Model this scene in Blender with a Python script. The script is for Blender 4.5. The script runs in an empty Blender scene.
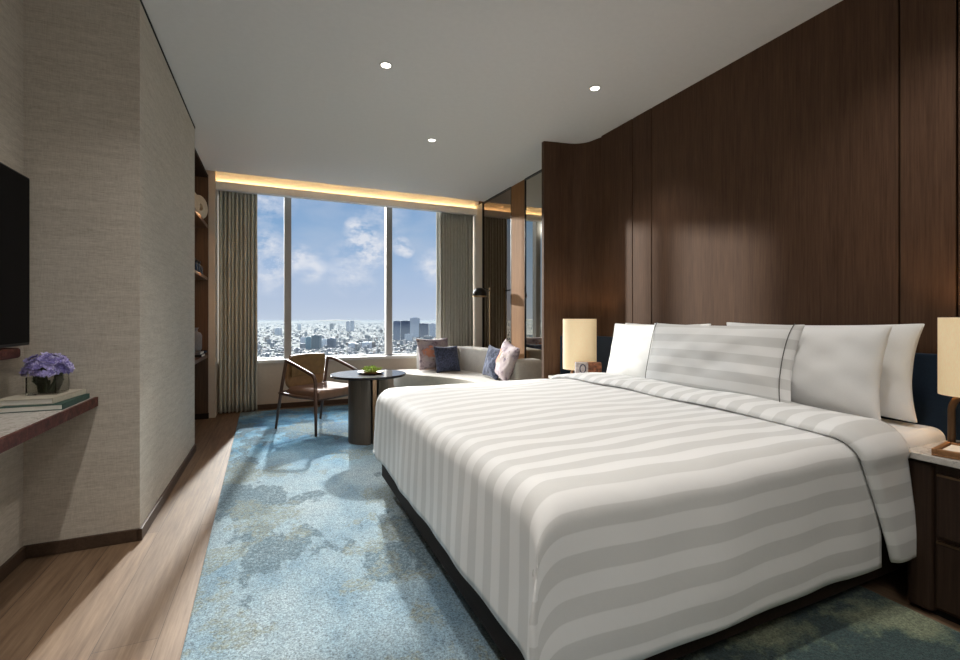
import bpy, bmesh, math, random
from mathutils import Vector, Matrix
random.seed(7)
PI = math.pi
SC = bpy.context.scene
COL = SC.collection

# ------------------------------------------------------------------ camera
F_PX = 460.0
YAW = math.atan2(204, F_PX)
cam_d = bpy.data.cameras.new('camera')
cam = bpy.data.objects.new('camera', cam_d); COL.objects.link(cam)
cam.location = (0, 0, 1.1)
cam.rotation_euler = (PI/2, 0, -YAW)
cam_d.sensor_fit = 'HORIZONTAL'; cam_d.sensor_width = 36
cam_d.lens = 36*F_PX/960
cam_d.shift_y = -11/960.0
cam_d.clip_start = 0.05; cam_d.clip_end = 90000
SC.camera = cam

# ------------------------------------------------------------------ colour management
SC.view_settings.view_transform = 'Standard'
SC.view_settings.look = 'None'
SC.view_settings.gamma = 1.0
SC.view_settings.exposure = 0.0
SC.view_settings.use_curve_mapping = False

# ------------------------------------------------------------------ world: blue sky with scattered clouds
def nn(nt, t, **kw):
    n = nt.nodes.new(t)
    for k, v in kw.items(): setattr(n, k, v)
    return n
def sett(nt, node, inp, val):
    if hasattr(val, 'is_output') or isinstance(val, bpy.types.NodeSocket): nt.links.new(val, node.inputs[inp])
    else: node.inputs[inp].default_value = val
def mth(nt, op, a, b=None, c=None, clamp=False):
    n = nn(nt, 'ShaderNodeMath', operation=op, use_clamp=clamp)
    sett(nt, n, 0, a)
    if b is not None: sett(nt, n, 1, b)
    if c is not None: sett(nt, n, 2, c)
    return n.outputs[0]
def mixc(nt, fac, a, b, bt='MIX'):
    n = nn(nt, 'ShaderNodeMix', data_type='RGBA', blend_type=bt)
    sett(nt, n, 0, fac)
    sett(nt, n, 6, a if not isinstance(a, tuple) else (*a[:3], 1))
    sett(nt, n, 7, b if not isinstance(b, tuple) else (*b[:3], 1))
    return n.outputs[2]
def ramp(nt, fac, stops, interp='LINEAR'):
    n = nn(nt, 'ShaderNodeValToRGB'); n.color_ramp.interpolation = interp
    el = n.color_ramp.elements
    while len(el) > 1: el.remove(el[0])
    el[0].position = stops[0][0]; el[0].color = (*stops[0][1], 1)
    for p, c in stops[1:]:
        e = el.new(p); e.color = (*c, 1)
    nt.links.new(fac, n.inputs[0])
    return n.outputs[0]
def g3(v): return (v, v, v)

def pix_dir(u, v):
    r = (u-480)/F_PX; up = (319-v)/F_PX; s, c = math.sin(YAW), math.cos(YAW)
    return Vector((s+c*r, c-s*r, up)).normalized()

SKY_STRENGTH = 1.0
w = bpy.data.worlds.new('sky'); SC.world = w; w.use_nodes = True
nt = w.node_tree; nt.nodes.clear()
tc = nn(nt, 'ShaderNodeTexCoord')
vec = nn(nt, 'ShaderNodeVectorMath', operation='NORMALIZE'); nt.links.new(tc.outputs['Generated'], vec.inputs[0])
sep = nn(nt, 'ShaderNodeSeparateXYZ'); nt.links.new(vec.outputs[0], sep.inputs[0])
sky = ramp(nt, sep.outputs[2], [(0.0, (.58, .65, .79)), (.04, (.48, .57, .76)), (.10, (.40, .52, .74)), (.18, (.26, .42, .67)), (.28, (.18, .33, .60)), (.6, (.11, .24, .52)), (1, (.08, .19, .45))])
mp = nn(nt, 'ShaderNodeMapping'); nt.links.new(vec.outputs[0], mp.inputs[0]); mp.inputs['Scale'].default_value = (1, 1, 1.7)
nz = nn(nt, 'ShaderNodeTexNoise'); nt.links.new(mp.outputs[0], nz.inputs[0]); nz.inputs['Scale'].default_value = 24; nz.inputs['Detail'].default_value = 7; nz.inputs['Roughness'].default_value = .6
# cumulus puffs standing in given directions of the sky
puffs = None
for (u, v, rad, st) in [(362, 238, .034, 1.1), (370, 250, .036, 1.1), (356, 228, .020, 1.0), (401, 246, .017, 1.2), (407, 250, .014, 1.1), (300, 260, .026, .95),
                        (312, 268, .03, .7), (266, 246, .030, 1.0), (272, 268, .045, .6), (352, 268, .05, .5), (432, 267, .035, .55), (262, 200, .05, .55), (380, 215, .05, .3),
                        (180, 250, .06, .9), (110, 230, .07, .9), (520, 240, .07, .9), (600, 260, .06, .8), (700, 230, .08, .9)]:
    d = pix_dir(u, v)
    sb = nn(nt, 'ShaderNodeVectorMath', operation='DISTANCE'); nt.links.new(vec.outputs[0], sb.inputs[0]); sb.inputs[1].default_value = d
    q = mth(nt, 'DIVIDE', sb.outputs['Value'], rad)
    q = mth(nt, 'MULTIPLY', mth(nt, 'SUBTRACT', 1.35, q, clamp=True), st)
    puffs = q if puffs is None else mth(nt, 'MAXIMUM', puffs, q)
dens = mth(nt, 'MULTIPLY', puffs, mth(nt, 'MULTIPLY', mth(nt, 'SUBTRACT', nz.outputs[0], .38, clamp=True), 6.5), clamp=True)
nz2 = nn(nt, 'ShaderNodeTexNoise'); mp2 = nn(nt, 'ShaderNodeMapping'); nt.links.new(vec.outputs[0], mp2.inputs[0]); mp2.inputs['Scale'].default_value = (1, 1, 2.6)
nt.links.new(mp2.outputs[0], nz2.inputs[0]); nz2.inputs['Scale'].default_value = 5; nz2.inputs['Detail'].default_value = 6
veil = mth(nt, 'MULTIPLY', mth(nt, 'SUBTRACT', nz2.outputs[0], .42, clamp=True), 2.2, clamp=True)
c1 = mixc(nt, veil, sky, (.50, .58, .74))
c2 = mixc(nt, dens, c1, (.74, .76, .86))
bg = nn(nt, 'ShaderNodeBackground'); nt.links.new(c2, bg.inputs[0]); bg.inputs[1].default_value = SKY_STRENGTH
ow = nn(nt, 'ShaderNodeOutputWorld'); nt.links.new(bg.outputs[0], ow.inputs[0])

# ------------------------------------------------------------------ sun and large lights
def light(name, kind, loc, energy, color=(1, 1, 1), direction=None, **kw):
    l = bpy.data.lights.new(name, kind); l.energy = energy; l.color = color
    for k, v in kw.items(): setattr(l, k, v)
    o = bpy.data.objects.new(name, l); COL.objects.link(o); o.location = loc
    if direction is not None: o.rotation_euler = Vector(direction).to_track_quat('-Z', 'Y').to_euler()
    return o
light('sun_light', 'SUN', (1, 9, 6), 6.5, (1, .975, .94), (-.13, -1, -.55), angle=math.radians(1.6))
light('low_glow_light', 'SUN', (-3, 9, 3), 5.0, (1, .94, .87), (.65, -1, -.23), angle=math.radians(2))
light('window_sky_light', 'SUN', (3, 9, 5), 11.0, (.95, .97, 1), (.25, -1, -.66), angle=math.radians(38))  # wide sun added to boost the daylight through the window
light('rear_fill_light', 'AREA', (.7, -.7, 2.66), 28, (1, .965, .925), (0, .35, -1), shape='RECTANGLE', size=2.2, size_y=1.2)  # area fill added behind the camera, without a fixture

# ------------------------------------------------------------------ materials
def newmat(name):
    m = bpy.data.materials.new(name); m.use_nodes = True
    nt = m.node_tree; b = nt.nodes['Principled BSDF']
    return m, nt, b
def bumpn(nt, b, h, strength=.2, dist=.01):
    n = nn(nt, 'ShaderNodeBump'); n.inputs['Strength'].default_value = strength; n.inputs['Distance'].default_value = dist
    nt.links.new(h, n.inputs['Height']); nt.links.new(n.outputs[0], b.inputs['Normal'])
def coords(nt, scale=(1, 1, 1), kind='Object', rot=(0, 0, 0)):
    t = nn(nt, 'ShaderNodeTexCoord'); m = nn(nt, 'ShaderNodeMapping'); m.inputs['Scale'].default_value = scale; m.inputs['Rotation'].default_value = rot
    nt.links.new(t.outputs[kind], m.inputs[0]); return m.outputs[0]
def noise(nt, v, scale, detail=3, rough=.5, out=0):
    n = nn(nt, 'ShaderNodeTexNoise'); nt.links.new(v, n.inputs['Vector']); n.inputs['Scale'].default_value = scale
    n.inputs['Detail'].default_value = detail; n.inputs['Roughness'].default_value = rough
    return n.outputs[out]
def plain(name, col, rough=.5, metal=0, var=.06, vscale=30, bump=0, spec=.5):
    m, nt, b = newmat(name)
    v = coords(nt); n = noise(nt, v, vscale, 4)
    lo = tuple(c*(1-var) for c in col); hi = tuple(min(1, c*(1+var)) for c in col)
    nt.links.new(ramp(nt, n, [(.3, lo), (.7, hi)]), b.inputs['Base Color'])
    b.inputs['Roughness'].default_value = rough; b.inputs['Metallic'].default_value = metal
    b.inputs['Specular IOR Level'].default_value = spec
    if bump: bumpn(nt, b, n, bump, .004)
    return m
def wood(name, dark, lightc, rough=.42, axis='Z', fine=90, spec=.4):
    m, nt, b = newmat(name)
    sc = {'Z': (1, 1, .035), 'Y': (1, .035, 1), 'X': (.035, 1, 1)}[axis]
    v = coords(nt, sc)
    n = noise(nt, v, fine, 5, .65)
    n2 = noise(nt, v, fine*.16, 3, .6)
    f = mth(nt, 'ADD', mth(nt, 'MULTIPLY', n, .7), mth(nt, 'MULTIPLY', n2, .3))
    nt.links.new(ramp(nt, f, [(.34, dark), (.66, lightc)]), b.inputs['Base Color'])
    b.inputs['Roughness'].default_value = rough; b.inputs['Specular IOR Level'].default_value = spec
    bumpn(nt, b, n, .08, .002)
    return m
def fabric(name, col, rough=.9, var=.15, scale=260, bump=.3, sheen=.2):
    m, nt, b = newmat(name)
    v = coords(nt); n = noise(nt, v, scale, 2, .6); n2 = noise(nt, v, scale*.05, 3)
    lo = tuple(c*(1-var) for c in col); hi = tuple(min(1, c*(1+var)) for c in col)
    nt.links.new(ramp(nt, mth(nt, 'ADD', mth(nt, 'MULTIPLY', n, .7), mth(nt, 'MULTIPLY', n2, .3)), [(.35, lo), (.65, hi)]), b.inputs['Base Color'])
    b.inputs['Roughness'].default_value = rough; b.inputs['Sheen Weight'].default_value = sheen
    b.inputs['Specular IOR Level'].default_value = .15
    bumpn(nt, b, n, bump, .002)
    return m

M = {}
M['panel'] = wood('walnut_panel', (.058, .030, .018), (.108, .060, .036), .62, 'Z', 110, .14)
M['panel2'] = wood('walnut_panel_warm', (.20, .092, .034), (.31, .155, .060), .62, 'Z', 110, .15)
M['dark_wood'] = wood('espresso_wood', (.022, .012, .008), (.045, .026, .017), .5, 'Z', 110, .22)
M['dark_wood_y'] = wood('espresso_wood_long', (.012, .007, .005), (.024, .014, .010), .65, 'Y', 110, .12)
M['shelf_wood'] = wood('shelf_wood', (.060, .032, .017), (.12, .065, .034), .5, 'Z', 90)
M['base_wood'] = wood('baseboard_wood', (.050, .031, .020), (.085, .055, .037), .5, 'Y', 110, .25)
M['walnut_tray'] = wood('oak_tray', (.22, .10, .04), (.36, .18, .075), .45, 'X', 80)
M['chair_wood'] = wood('chair_walnut', (.060, .030, .020), (.12, .062, .040), .35, 'Z', 120)
M['navy_panel'] = fabric('navy_upholstery', (.010, .025, .052), .85, .2, 300, .2)
M['black'] = plain('black_matte', (.008, .008, .009), .5)
M['void'] = plain('black_gap', (.004, .004, .004), .9)
M['screen'] = plain('tv_screen', (.003, .003, .004), .35, spec=.03)
M['metal_black'] = plain('blackened_metal', (.02, .018, .016), .35, .6)
M['bronze'] = plain('bronze_metal', (.16, .10, .06), .32, .9)
M['brass'] = plain('brushed_brass', (.42, .30, .17), .3, .9)
M['bronze_panel'] = wood('bronze_veneer', (.055, .040, .028), (.10, .075, .055), .4, 'Z', 140)
M['ceiling'] = plain('ceiling_paint', (.74, .725, .71), .9, var=.015)
M['paint'] = plain('beige_paint', (.55, .48, .40), .85, var=.03)
M['valance'] = plain('grey_valance_paint', (.76, .76, .74), .8, var=.02)
M['alu'] = plain('window_aluminium', (.33, .32, .31), .45, .35, var=.03)
M['sill'] = plain('sill_paint', (.62, .60, .57), .5, var=.03)
M['cloth_white'] = fabric('white_cotton', (.80, .80, .795), .85, .02, 320, .12, .15)
M['sofa'] = fabric('cream_sofa_weave', (.44, .40, .35), .92, .14, 420, .4, .25)
M['leather'] = plain('tan_leather', (.27, .150, .060), .48, var=.2, vscale=16, bump=.1)
M['leather_seat'] = plain('brown_leather', (.20, .11, .070), .7, var=.15, vscale=16, bump=.1)
M['leather_flap'] = plain('olive_tan_leather_shaded', (.22, .135, .050), .5, var=.2, vscale=16, bump=.1)  # olive tan, darkened in colour to stand in for shading on the flap
M['paper'] = plain('paper_white', (.72, .70, .64), .8)
M['book_cream'] = plain('book_cream', (.50, .46, .37), .7, var=.08, vscale=60)
M['book_green'] = plain('book_green', (.035, .085, .070), .6, var=.2, vscale=60)
M['petal'] = plain('lavender_petals', (.36, .32, .62), .75, var=.35, vscale=90)
M['leaf_dark'] = plain('dark_stems', (.03, .045, .018), .7, var=.4, vscale=80)
M['leaf'] = plain('green_leaves', (.34, .46, .10), .55, var=.45, vscale=40)
M['grey_clay'] = plain('grey_stoneware', (.16, .16, .17), .55, var=.15)
M['blue_glaze'] = plain('dark_blue_glaze', (.02, .03, .05), .25, var=.2)
M['cream_clay'] = plain('cream_ceramic', (.55, .45, .32), .6, var=.1)
M['box_light'] = plain('marbled_paper', (.42, .36, .34), .6, var=.35, vscale=45)
M['box_rust'] = plain('rust_patterned_paper', (.22, .075, .03), .6, var=.75, vscale=45)
M['ring_navy'] = plain('emblem_navy', (.02, .02, .05), .5)

def emis(name, col, s):
    m, nt, b = newmat(name)
    b.inputs['Base Color'].default_value = (*col, 1)
    b.inputs['Emission Color'].default_value = (*col, 1); b.inputs['Emission Strength'].default_value = s
    n = noise(nt, coords(nt), 10, 1); nt.links.new(ramp(nt, n, [(0, tuple(c*.95 for c in col)), (1, col)]), b.inputs['Base Color'])
    return m
M['led'] = emis('warm_led_strip', (1, .64, .28), 24)
M['shelf_led'] = emis('shelf_led', (1, .55, .22), 5)
M['downlight'] = emis('downlight_lens', (1, .93, .82), 9)

def mk_linen():
    m, nt, b = newmat('linen_wallcovering')
    va = coords(nt, (1, 1, .09)); vb = coords(nt, (.09, .09, 1))
    a = noise(nt, va, 330, 3, .6); c = noise(nt, vb, 330, 3, .6); l = noise(nt, vb, 50, 3, .6)
    f = mth(nt, 'ADD', mth(nt, 'MULTIPLY', a, .3), mth(nt, 'ADD', mth(nt, 'MULTIPLY', c, .45), mth(nt, 'MULTIPLY', l, .25)))
    nt.links.new(ramp(nt, f, [(.36, (.40, .355, .295)), (.64, (.62, .565, .49))]), b.inputs['Base Color'])
    b.inputs['Roughness'].default_value = .85; b.inputs['Specular IOR Level'].default_value = .2
    bumpn(nt, b, f, .35, .003)
    return m
M['linen'] = mk_linen()

def mk_floor():
    m, nt, b = newmat('oak_floor_planks')
    t = nn(nt, 'ShaderNodeTexCoord'); mp = nn(nt, 'ShaderNodeMapping'); nt.links.new(t.outputs['Object'], mp.inputs[0]); mp.inputs['Rotation'].default_value = (0, 0, PI/2)
    br = nn(nt, 'ShaderNodeTexBrick'); nt.links.new(mp.outputs[0], br.inputs[0])
    br.inputs['Scale'].default_value = 1; br.inputs['Brick Width'].default_value = 1.9; br.inputs['Row Height'].default_value = .185
    br.inputs['Mortar Size'].default_value = .0012; br.inputs['Color1'].default_value = (.85, .85, .85, 1); br.inputs['Color2'].default_value = (1.1, 1.1, 1.1, 1); br.inputs['Mortar'].default_value = (.35, .35, .35, 1)
    v = coords(nt, (1, .05, 1)); n = noise(nt, v, 60, 6, .7); n2 = noise(nt, coords(nt, (1, .12, 1)), 7, 4, .6)
    f = mth(nt, 'ADD', mth(nt, 'MULTIPLY', n, .6), mth(nt, 'MULTIPLY', n2, .4))
    c = ramp(nt, f, [(.36, (.095, .056, .032)), (.5, (.160, .102, .062)), (.66, (.235, .158, .102))])
    nt.links.new(mixc(nt, 1.0, c, br.outputs[0], 'MULTIPLY'), b.inputs['Base Color'])
    b.inputs['Roughness'].default_value = .55; b.inputs['Specular IOR Level'].default_value = .25
    bumpn(nt, b, n, .08, .002)
    return m
M['floor'] = mk_floor()

def mk_rug():
    m, nt, b = newmat('tufted_blue_rug')
    v = coords(nt); vs = coords(nt, (1.5, .8, 1))
    big = noise(nt, vs, 1.25, 7, .62); blot = noise(nt, coords(nt, (1, 1, 1), rot=(0, 0, .7)), 2.1, 8, .66)
    oliv = noise(nt, coords(nt, (1, .9, 1), rot=(0, 0, 2.1)), 1.9, 8, .68)
    sepn = nn(nt, 'ShaderNodeSeparateXYZ'); nt.links.new(v, sepn.inputs[0])
    far = mth(nt, 'MULTIPLY', mth(nt, 'SUBTRACT', sepn.outputs[1], 3.3), .9, clamp=True)
    right = mth(nt, 'MULTIPLY', mth(nt, 'SUBTRACT', sepn.outputs[0], .6), 1.4, clamp=True)
    base = ramp(nt, big, [(.36, (.15, .25, .33)), (.47, (.25, .35, .41)), (.60, (.33, .41, .45))])
    basef = ramp(nt, blot, [(.40, (.03, .13, .25)), (.50, (.09, .27, .43)), (.62, (.24, .44, .58))])
    base = mixc(nt, far, base, basef)
    mk = ramp(nt, noise(nt, coords(nt, (1.3, .75, 1), rot=(0, 0, -.5)), 1.5, 8, .60), [(.535, g3(0)), (.55, g3(1))])
    sp = noise(nt, v, 55, 3, .7)
    mk = mixc(nt, 1.0, mk, ramp(nt, sp, [(.36, g3(.35)), (.6, g3(1))]), 'MULTIPLY')
    c = mixc(nt, mk, base, (.085, .14, .175))
    mo = ramp(nt, oliv, [(.535, g3(0)), (.555, g3(1))])
    mo = mixc(nt, 1.0, mo, ramp(nt, sp, [(.40, g3(.15)), (.6, g3(.85))]), 'MULTIPLY')
    c = mixc(nt, mo, c, (.22, .245, .20))
    gr = ramp(nt, noise(nt, coords(nt, (1, 1.3, 1)), 2.3, 9, .70), [(.47, (.045, .085, .085)), (.51, (.13, .18, .13)), (.58, (.27, .31, .20))])
    c = mixc(nt, right, c, gr)
    fin = noise(nt, v, 150, 4, .75)
    c = mixc(nt, 1.0, c, ramp(nt, fin, [(.33, g3(.30)), (.67, g3(1.5))]), 'MULTIPLY')
    nt.links.new(c, b.inputs['Base Color']); b.inputs['Roughness'].default_value = .95; b.inputs['Specular IOR Level'].default_value = .1
    b.inputs['Sheen Weight'].default_value = .15
    hh = mth(nt, 'ADD', mth(nt, 'MULTIPLY', fin, .7), mth(nt, 'ADD', mth(nt, 'MULTIPLY', sp, .5), mth(nt, 'MULTIPLY', blot, 1.5)))
    bumpn(nt, b, hh, .75, .012)
    return m
M['rug'] = mk_rug()

def mk_marble():
    m, nt, b = newmat('grey_marble')
    n = noise(nt, coords(nt), 9, 8, .7)
    nt.links.new(ramp(nt, n, [(.35, (.42, .39, .36)), (.50, (.60, .57, .53)), (.54, (.38, .35, .32)), (.58, (.58, .55, .51))]), b.inputs['Base Color'])
    b.inputs['Roughness'].default_value = .22
    return m
M['marble'] = mk_marble()
def mk_redmarble():
    m, nt, b = newmat('dark_red_marble_edge')
    n = noise(nt, coords(nt), 26, 8, .75)
    nt.links.new(ramp(nt, n, [(.35, (.030, .010, .008)), (.55, (.095, .030, .022)), (.68, (.16, .075, .055))]), b.inputs['Base Color'])
    b.inputs['Roughness'].default_value = .6; b.inputs['Specular IOR Level'].default_value = .2
    return m
M['red_edge'] = mk_redmarble()

def mk_stripe(name, period, light_c=(.80, .80, .795), dark_c=(.655, .655, .645)):
    m, nt, b = newmat(name)
    uv = nn(nt, 'ShaderNodeUVMap'); uv.uv_map = 'UVMap'
    s = nn(nt, 'ShaderNodeSeparateXYZ'); nt.links.new(uv.outputs[0], s.inputs[0])
    fr = mth(nt, 'FRACT', mth(nt, 'DIVIDE', s.outputs[1], period))
    e = mth(nt, 'ABSOLUTE', mth(nt, 'SUBTRACT', fr, .5))
    k = mth(nt, 'MULTIPLY', mth(nt, 'SUBTRACT', e, .235), 30, clamp=True)
    n = noise(nt, coords(nt), 300, 2)
    dc = mixc(nt, n, tuple(x*.97 for x in dark_c), tuple(x*1.03 for x in dark_c))
    nt.links.new(mixc(nt, k, dc, light_c), b.inputs['Base Color'])
    nt.links.new(mth(nt, 'ADD', .55, mth(nt, 'MULTIPLY', k, .25)), b.inputs['Roughness'])
    b.inputs['Sheen Weight'].default_value = .1; b.inputs['Specular IOR Level'].default_value = .25
    wr = noise(nt, coords(nt), 9, 3, .5)
    bumpn(nt, b, mth(nt, 'ADD', mth(nt, 'MULTIPLY', wr, .8), mth(nt, 'MULTIPLY', n, .05)), .25, .012)
    return m
M['stripe'] = mk_stripe('striped_satin_cotton', .108)

def mk_glass(name='window_glass'):
    m = bpy.data.materials.new(name); m.use_nodes = True; nt = m.node_tree; nt.nodes.clear()
    t = nn(nt, 'ShaderNodeBsdfTransparent'); t.inputs[0].default_value = (.97, .985, .98, 1)
    g = nn(nt, 'ShaderNodeBsdfGlossy'); g.inputs['Roughness'].default_value = .02
    mx = nn(nt, 'ShaderNodeMixShader'); mx.inputs[0].default_value = .002
    nt.links.new(t.outputs[0], mx.inputs[1]); nt.links.new(g.outputs[0], mx.inputs[2])
    o = nn(nt, 'ShaderNodeOutputMaterial'); nt.links.new(mx.outputs[0], o.inputs[0]); return m
M['glass'] = mk_glass()
def mk_vglass():
    m, nt, b = newmat('clear_vase_glass'); b.inputs['Transmission Weight'].default_value = 1; b.inputs['Roughness'].default_value = .03; b.inputs['Base Color'].default_value = (.88, .90, .86, 1); b.inputs['IOR'].default_value = 1.3
    return m
M['vglass'] = mk_vglass()
def mk_mirror(name, col):
    m, nt, b = newmat(name); b.inputs['Metallic'].default_value = 1; b.inputs['Roughness'].default_value = .015
    n = noise(nt, coords(nt), 3, 1); nt.links.new(ramp(nt, n, [(0, tuple(c*.97 for c in col)), (1, col)]), b.inputs['Base Color']); return m
M['mirror_dark'] = mk_mirror('bronze_tinted_mirror', (.26, .20, .15))
M['mirror'] = mk_mirror('smoked_mirror', (.50, .47, .40))
def mk_tabletop():
    m, nt, b = newmat('smoked_glass_top'); n = noise(nt, coords(nt), 12, 3)
    nt.links.new(ramp(nt, n, [(.3, (.012, .010, .010)), (.7, (.022, .018, .018))]), b.inputs['Base Color']); b.inputs['Roughness'].default_value = .16; b.inputs['Specular IOR Level'].default_value = .12
    return m
M['tabletop'] = mk_tabletop()
def mk_shade():
    m, nt, b = newmat('cream_lamp_shade')
    n = noise(nt, coords(nt, (1, 1, .2)), 300, 2)
    col = ramp(nt, n, [(.3, (.78, .64, .42)), (.7, (.86, .72, .50))])
    nt.links.new(col, b.inputs['Base Color']); b.inputs['Roughness'].default_value = .8
    b.inputs['Emission Color'].default_value = (1, .72, .38, 1); b.inputs['Emission Strength'].default_value = .30
    return m
M['shade'] = mk_shade()
def mk_curtain():
    m, nt, b = newmat('grey_green_curtain')
    n = noise(nt, coords(nt, (1, 1, .1)), 200, 3)
    nt.links.new(ramp(nt, n, [(.3, (.46, .455, .39)), (.7, (.62, .61, .54))]), b.inputs['Base Color']); b.inputs['Roughness'].default_value = .8; b.inputs['Sheen Weight'].default_value = .3
    return m
M['curtain'] = mk_curtain()
def mk_floral():
    m, nt, b = newmat('floral_cushion_print')
    v = coords(nt)
    a = noise(nt, v, 7, 6, .65); d = noise(nt, v, 15, 4, .6)
    c = ramp(nt, a, [(.38, (.19, .14, .17)), (.44, (.42, .34, .37)), (.56, (.52, .43, .42))])
    s = nn(nt, 'ShaderNodeVectorMath', operation='LENGTH')
    mp = nn(nt, 'ShaderNodeMapping'); mp.inputs['Scale'].default_value = (1, 1, 1.3); mp.inputs['Location'].default_value = (.085, 0, -.02); nt.links.new(v, mp.inputs[0]); nt.links.new(mp.outputs[0], s.inputs[0])
    q = mth(nt, 'ADD', s.outputs['Value'], mth(nt, 'MULTIPLY', d, .30))
    k = ramp(nt, q, [(.245, g3(1)), (.265, g3(0))])
    c = mixc(nt, k, c, (.62, .25, .15))
    k2 = ramp(nt, d, [(.60, g3(0)), (.64, g3(.8))]); c = mixc(nt, k2, c, (.12, .08, .14))
    nt.links.new(c, b.inputs['Base Color']); b.inputs['Roughness'].default_value = .85
    return m
M['floral'] = mk_floral()
M['navy_cushion'] = fabric('navy_tweed_cushion', (.055, .065, .11), .9, .8, 60, .6)

# ------------------------------------------------------------------ mesh helpers
class MB:
    def __init__(s): s.v = []; s.f = []; s.uv = {}; s.mi = []
    def add(s, vs, fs, mi=0):
        o = len(s.v); s.v += [tuple(p) for p in vs]; s.f += [tuple(i+o for i in f) for f in fs]; s.mi += [mi]*len(fs); return s
    def box(s, x0, x1, y0, y1, z0, z1, mi=0):
        vs = [(x0, y0, z0), (x1, y0, z0), (x1, y1, z0), (x0, y1, z0), (x0, y0, z1), (x1, y0, z1), (x1, y1, z1), (x0, y1, z1)]
        return s.add(vs, [(0, 3, 2, 1), (4, 5, 6, 7), (0, 1, 5, 4), (1, 2, 6, 5), (2, 3, 7, 6), (3, 0, 4, 7)], mi)
    def prism(s, pts, z0, z1, mi=0):
        n = len(pts); a = sum(pts[i][0]*pts[(i+1) % n][1]-pts[(i+1) % n][0]*pts[i][1] for i in range(n))
        if a < 0: pts = pts[::-1]
        vs = [(x, y, z0) for x, y in pts]+[(x, y, z1) for x, y in pts]
        return s.add(vs, [tuple(range(n))[::-1], tuple(range(n, 2*n))]+[(i, (i+1) % n, n+(i+1) % n, n+i) for i in range(n)], mi)
    def lathe(s, prof, seg=32, c=(0, 0, 0), mi=0, ring=False):
        vs = []; fs = []; n = len(prof)
        for k in range(seg):
            a = 2*PI*k/seg
            for r, z in prof: vs.append((c[0]+r*math.cos(a), c[1]+r*math.sin(a), c[2]+z))
        for k in range(seg):
            k2 = (k+1) % seg
            for i in range(n-1): fs.append((k*n+i, k2*n+i, k2*n+i+1, k*n+i+1))
        if ring:
            for k in range(seg): fs.append((k*n+n-1, ((k+1) % seg)*n+n-1, ((k+1) % seg)*n, k*n))
            return s.add(vs, fs, mi)
        if prof[0][0] > 1e-5: fs.append(tuple(k*n for k in range(seg))[::-1])
        if prof[-1][0] > 1e-5: fs.append(tuple(k*n+n-1 for k in range(seg)))
        return s.add(vs, fs, mi)
    def tube(s, pts, r, seg=10, mi=0, flat=1.0):
        pts = [Vector(p) for p in pts]; rs = r if isinstance(r, (list, tuple)) else [r]*len(pts)
        vs = []; fs = []; prev = None
        for i, p in enumerate(pts):
            t = (pts[min(i+1, len(pts)-1)]-pts[max(i-1, 0)]).normalized()
            if prev is None:
                ref = Vector((0, 0, 1)) if abs(t.z) < .9 else Vector((1, 0, 0)); nrm = t.cross(ref).normalized()
            else: nrm = (prev-t*prev.dot(t)).normalized()
            prev = nrm; bn = t.cross(nrm)
            for k in range(seg):
                a = 2*PI*k/seg; vs.append(p+nrm*math.cos(a)*rs[i]+bn*math.sin(a)*rs[i]*flat)
        for i in range(len(pts)-1):
            for k in range(seg):
                k2 = (k+1) % seg; fs.append((i*seg+k, i*seg+k2, (i+1)*seg+k2, (i+1)*seg+k))
        fs.append(tuple(range(seg))[::-1]); fs.append(tuple(range((len(pts)-1)*seg, len(pts)*seg)))
        return s.add(vs, fs, mi)
    def grid(s, fn, nu, nv, mi=0, uvf=None):
        o = len(s.v); vs = [fn(i/nu, j/nv) for j in range(nv+1) for i in range(nu+1)]
        fs = [(j*(nu+1)+i, j*(nu+1)+i+1, (j+1)*(nu+1)+i+1, (j+1)*(nu+1)+i) for j in range(nv) for i in range(nu)]
        if uvf:
            for j in range(nv+1):
                for i in range(nu+1): s.uv[o+j*(nu+1)+i] = uvf(i/nu, j/nv)
        return s.add(vs, fs, mi)
    def build(s, name, mat, parent=None, bevel=0, smooth=False, sub=0, solid=0, loc=None, rot=None, merge=False, segs=2, soff=-1):
        me = bpy.data.meshes.new(name); me.from_pydata(s.v, [], s.f)
        mats = mat if isinstance(mat, (list, tuple)) else [mat]
        for m in mats: me.materials.append(M[m] if isinstance(m, str) else m)
        if len(mats) > 1: me.polygons.foreach_set('material_index', s.mi)
        if s.uv:
            ul = me.uv_layers.new(name='UVMap')
            for l in me.loops: ul.data[l.index].uv = s.uv.get(l.vertex_index, (0, 0))
        if merge:
            bm = bmesh.new(); bm.from_mesh(me); bmesh.ops.remove_doubles(bm, verts=bm.verts, dist=1e-5); bmesh.ops.recalc_face_normals(bm, faces=bm.faces); bm.to_mesh(me); bm.free()
        me.update()
        if smooth: me.polygons.foreach_set('use_smooth', [True]*len(me.polygons))
        o = bpy.data.objects.new(name, me); COL.objects.link(o)
        if parent is not None: o.parent = parent
        if loc is not None: o.location = loc
        if rot is not None: o.rotation_euler = rot
        if solid:
            k = o.modifiers.new('solid', 'SOLIDIFY'); k.thickness = solid; k.offset = soff
        if bevel:
            k = o.modifiers.new('bevel', 'BEVEL'); k.width = bevel; k.segments = segs; k.limit_method = 'ANGLE'; k.harden_normals = False
        if sub:
            k = o.modifiers.new('sub', 'SUBSURF'); k.levels = sub; k.render_levels = sub
        if smooth == 'auto':
            pass
        return o
def tag(o, label, cat, group=None, kind=None):
    o['label'] = label; o['category'] = cat
    if group: o['group'] = group
    if kind: o['kind'] = kind
    return o
def thing(name, label, cat, loc=(0, 0, 0), rotz=0, group=None):
    o = bpy.data.objects.new(name, None); COL.objects.link(o); o.empty_display_size = .1
    o.location = loc; o.rotation_euler = (0, 0, rotz)
    return tag(o, label, cat, group)
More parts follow.
